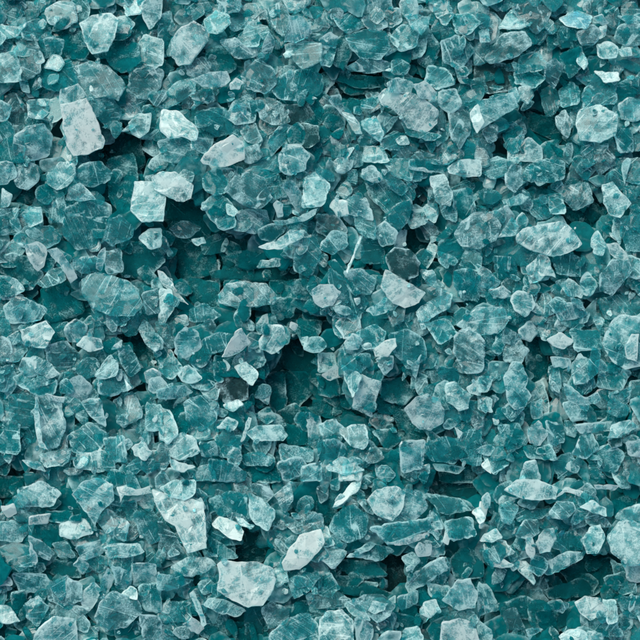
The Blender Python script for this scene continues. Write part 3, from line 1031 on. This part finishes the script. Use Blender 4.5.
# ------------------------------------------------------------------ labels
TW = {'V': 'whitish', 'W': 'whitish frosted', 'P': 'pale teal', 'G': 'grey-teal', 'T': 'teal', 'D': 'deep teal', 'K': 'almost black'}
LM = {}     # landmark key -> short name used in other labels
SHORT = {
 'bottle': 'tall white bottle-shaped flake', 'roundtop': 'scalloped round pale flake top left', 'scratched': 'wide scratched grey-teal flake',
 'lumpy': 'big lumpy pale round flake', 'wedge': 'pale grey arrowhead wedge', 'brightedge': 'crystal with bright straight left edge',
 'slant': 'white speckled lozenge', 'blackchip': 'almost black round chip', 'bandslab': 'long grey slab edge',
 'topclear': 'small bright-outlined clear chip', 'biglump': 'broad pale lumpy flake', 'brownchip': 'dark brownish chip',
 'prism': 'slanted clear pale prism', 'rightbig': 'large flake with bright left rim', 'streaky': 'rounded streaky pale flake',
 'pyramid': 'small pale pyramid', 'leftface': 'many-faced flake under the white lobe', 'beak': 'curved white beak', 'ridged': 'big ridged teal flake',
 'lobe': 'white thumb-like lobe', 'greyhex': 'large greyish many-sided flake', 'crescent': 'white crescent flake',
 'slab': 'wide grey oval slab', 'whitecentre': 'rough white lump near the centre', 'darkheart': 'flake with dark smoky heart',
 'shield': 'white shield-shaped flake', 'needle': 'upright white needle', 'smoky': 'large smooth smoky flake',
 'pointed': 'big pale fish-like pointed flake', 'rightrim': 'pale-rimmed clear flake at right', 'ringed': 'ringed teal flake at right',
 'rightgrey': 'thick grey clear flake at right', 'glint': 'grey-white crystal with a glint', 'leftfrost': 'white crackled chunk at left',
 'upright': 'thin white upright edge', 'tongue': 'tongue-shaped grey sliver', 'angular': 'angular bright-edged crystal',
 'mottledark': 'dark mottled smoky chip', 'paleoval': 'pale streaky oval plate', 'pebble': 'small white pebble-like flake',
 'shard': 'long clear white-tipped shard', 'coin': 'coin-like toothed flake', 'rightplate': 'large clear plate at right',
 'glassoval': 'upright glassy grey oval', 'pentagon': 'small pale five-sided flake', 'hood': 'white hood-like flake',
 'octagon': 'many-sided pale flake lower left', 'bow': 'white bow-shaped chip', 'greenround': 'rimmed grey-teal round flake',
 'bottompale': 'smooth pale flake at bottom left', 'boot': 'white boot-shaped flake', 'whiteoval': 'large white oval',
 'flame': 'white flame-like flake', 'arrow': 'clear arrowhead flake', 'frostedhead': 'whitish frosted dome', 'blade': 'slim white blade',
 'greytongue': 'grey-violet tongue flake', 'bottomround': 'rounded pale flake at bottom middle', 'helmet': 'pale helmet-shaped flake',
 'cap': 'whitish cap-shaped flake', 'tablet': 'small dark grey tablet', 'thimble': 'pale thimble-like flake',
 'twinwhite': 'rough white knot', 'cornerwhite': 'grey-white flake below the dark den'}
for i, f in enumerate(flakes):
    if f['key'] in SHORT and 'obj' in f: LM[i] = SHORT[f['key']]
def clamp_c(f):
    return (min(max(f['c'][0], 0), 640), min(max(f['c'][1], 0), 640))
def rel(f, g):
    (x, y), (u, v) = clamp_c(f), clamp_c(g)
    s = int(((math.degrees(math.atan2(v - y, x - u)) + 382.5) % 360) // 45)
    return ('right of', 'upper right of', 'above', 'upper left of', 'left of', 'lower left of', 'below', 'lower right of')[s]
def shape(f):
    P = f['pts']; n = len(P)
    cx = sum(p[0] for p in P) / n; cy = sum(p[1] for p in P) / n
    xx = sum((p[0] - cx) ** 2 for p in P); yy = sum((p[1] - cy) ** 2 for p in P); xy = sum((p[0] - cx) * (p[1] - cy) for p in P)
    d = math.sqrt((xx - yy) ** 2 + 4 * xy * xy)
    asp = math.sqrt((xx + yy + d) / max(xx + yy - d, 1e-6))
    if asp > 3: return 'sliver'
    if asp > 1.75: return 'long flake'
    if n == 3: return 'three-sided flake'
    if n == 4: return 'four-sided flake'
    if n >= 7: return 'rounded flake'
    return 'angular flake'
def size(f):
    v = f['vis']
    return 'large ' if v > 900 else 'small ' if v < 330 else ''
used = set()
for i, f in enumerate(flakes):
    if 'obj' in f and f['label']:
        f['obj']['label'] = f['label']; used.add(f['label'])
for i in order:
    f = flakes[i]
    if 'obj' not in f or f['label']: continue
    near = sorted(LM, key=lambda k: math.hypot(clamp_c(flakes[k])[0] - clamp_c(f)[0], clamp_c(flakes[k])[1] - clamp_c(f)[1]))
    base = size(f) + TW[f['tone']] + ' ' + shape(f)
    x, y = f['c']
    edge = ' at the left edge' if x < 9 else ' at the right edge' if x > 631 else ' at the top edge' if y < 9 else ' at the bottom edge' if y > 631 else ''
    cand = [f"{base}{edge}, {rel(f, flakes[near[0]])} the {LM[near[0]]}"]
    for a in range(0, 3):
        for b in range(a + 1, 6):
            cand.append(f"{base}, {rel(f, flakes[near[a]])} the {LM[near[a]]}, {rel(f, flakes[near[b]])} the {LM[near[b]]}")
    for b in (1, 2, 3): cand.append(f"{base}{edge}, {rel(f, flakes[near[b]])} the {LM[near[b]]}")
    ok = [c for c in cand if len(c.split()) <= 16 and c not in used]
    # two landmarks pin a piece down better than one: prefer them when they fit
    two = [c for c in ok if c.count(' of the ') + c.count('above the ') + c.count('below the ') >= 2]
    lab = (two or ok or cand)[0]
    f['obj']['label'] = lab; used.add(lab)

# ------------------------------------------------------------------ light
SUN_EL, SUN_AZ = math.radians(52), math.radians(-35)
w = bpy.data.worlds.new('World'); scene.world = w; w.use_nodes = True
sky = w.node_tree.nodes.new('ShaderNodeTexSky'); sky.sky_type = 'NISHITA'; sky.sun_disc = False
sky.sun_elevation = SUN_EL; sky.sun_rotation = SUN_AZ; sky.air_density = .6; sky.dust_density = 4; sky.ozone_density = 0
bg = w.node_tree.nodes['Background']; bg.inputs[1].default_value = .15
w.node_tree.links.new(sky.outputs[0], bg.inputs[0])
sl = bpy.data.lights.new('sun', 'SUN'); sl.energy = 1.15; sl.angle = math.radians(38); sl.color = (1, .98, .94)
so = bpy.data.objects.new('sun', sl); col.objects.link(so)
sd = Vector((math.sin(SUN_AZ) * math.cos(SUN_EL), math.cos(SUN_AZ) * math.cos(SUN_EL), math.sin(SUN_EL)))
so.rotation_euler = sd.to_track_quat('Z', 'Y').to_euler(); so.location = sd * 2

scene.view_settings.view_transform = 'Standard'; scene.view_settings.look = 'None'
scene.view_settings.exposure = EXPOSURE = 0.92; scene.view_settings.gamma = 1
scene.render.engine = 'CYCLES'
scene.cycles.transparent_max_bounces = 7; scene.cycles.max_bounces = 7
scene.cycles.diffuse_bounces = 5; scene.cycles.glossy_bounces = 2; scene.cycles.transmission_bounces = 4
scene.cycles.use_denoising = True
scene.cycles.use_adaptive_sampling = True; scene.cycles.adaptive_threshold = .05; scene.cycles.adaptive_min_samples = 24
scene.cycles.time_limit = 700
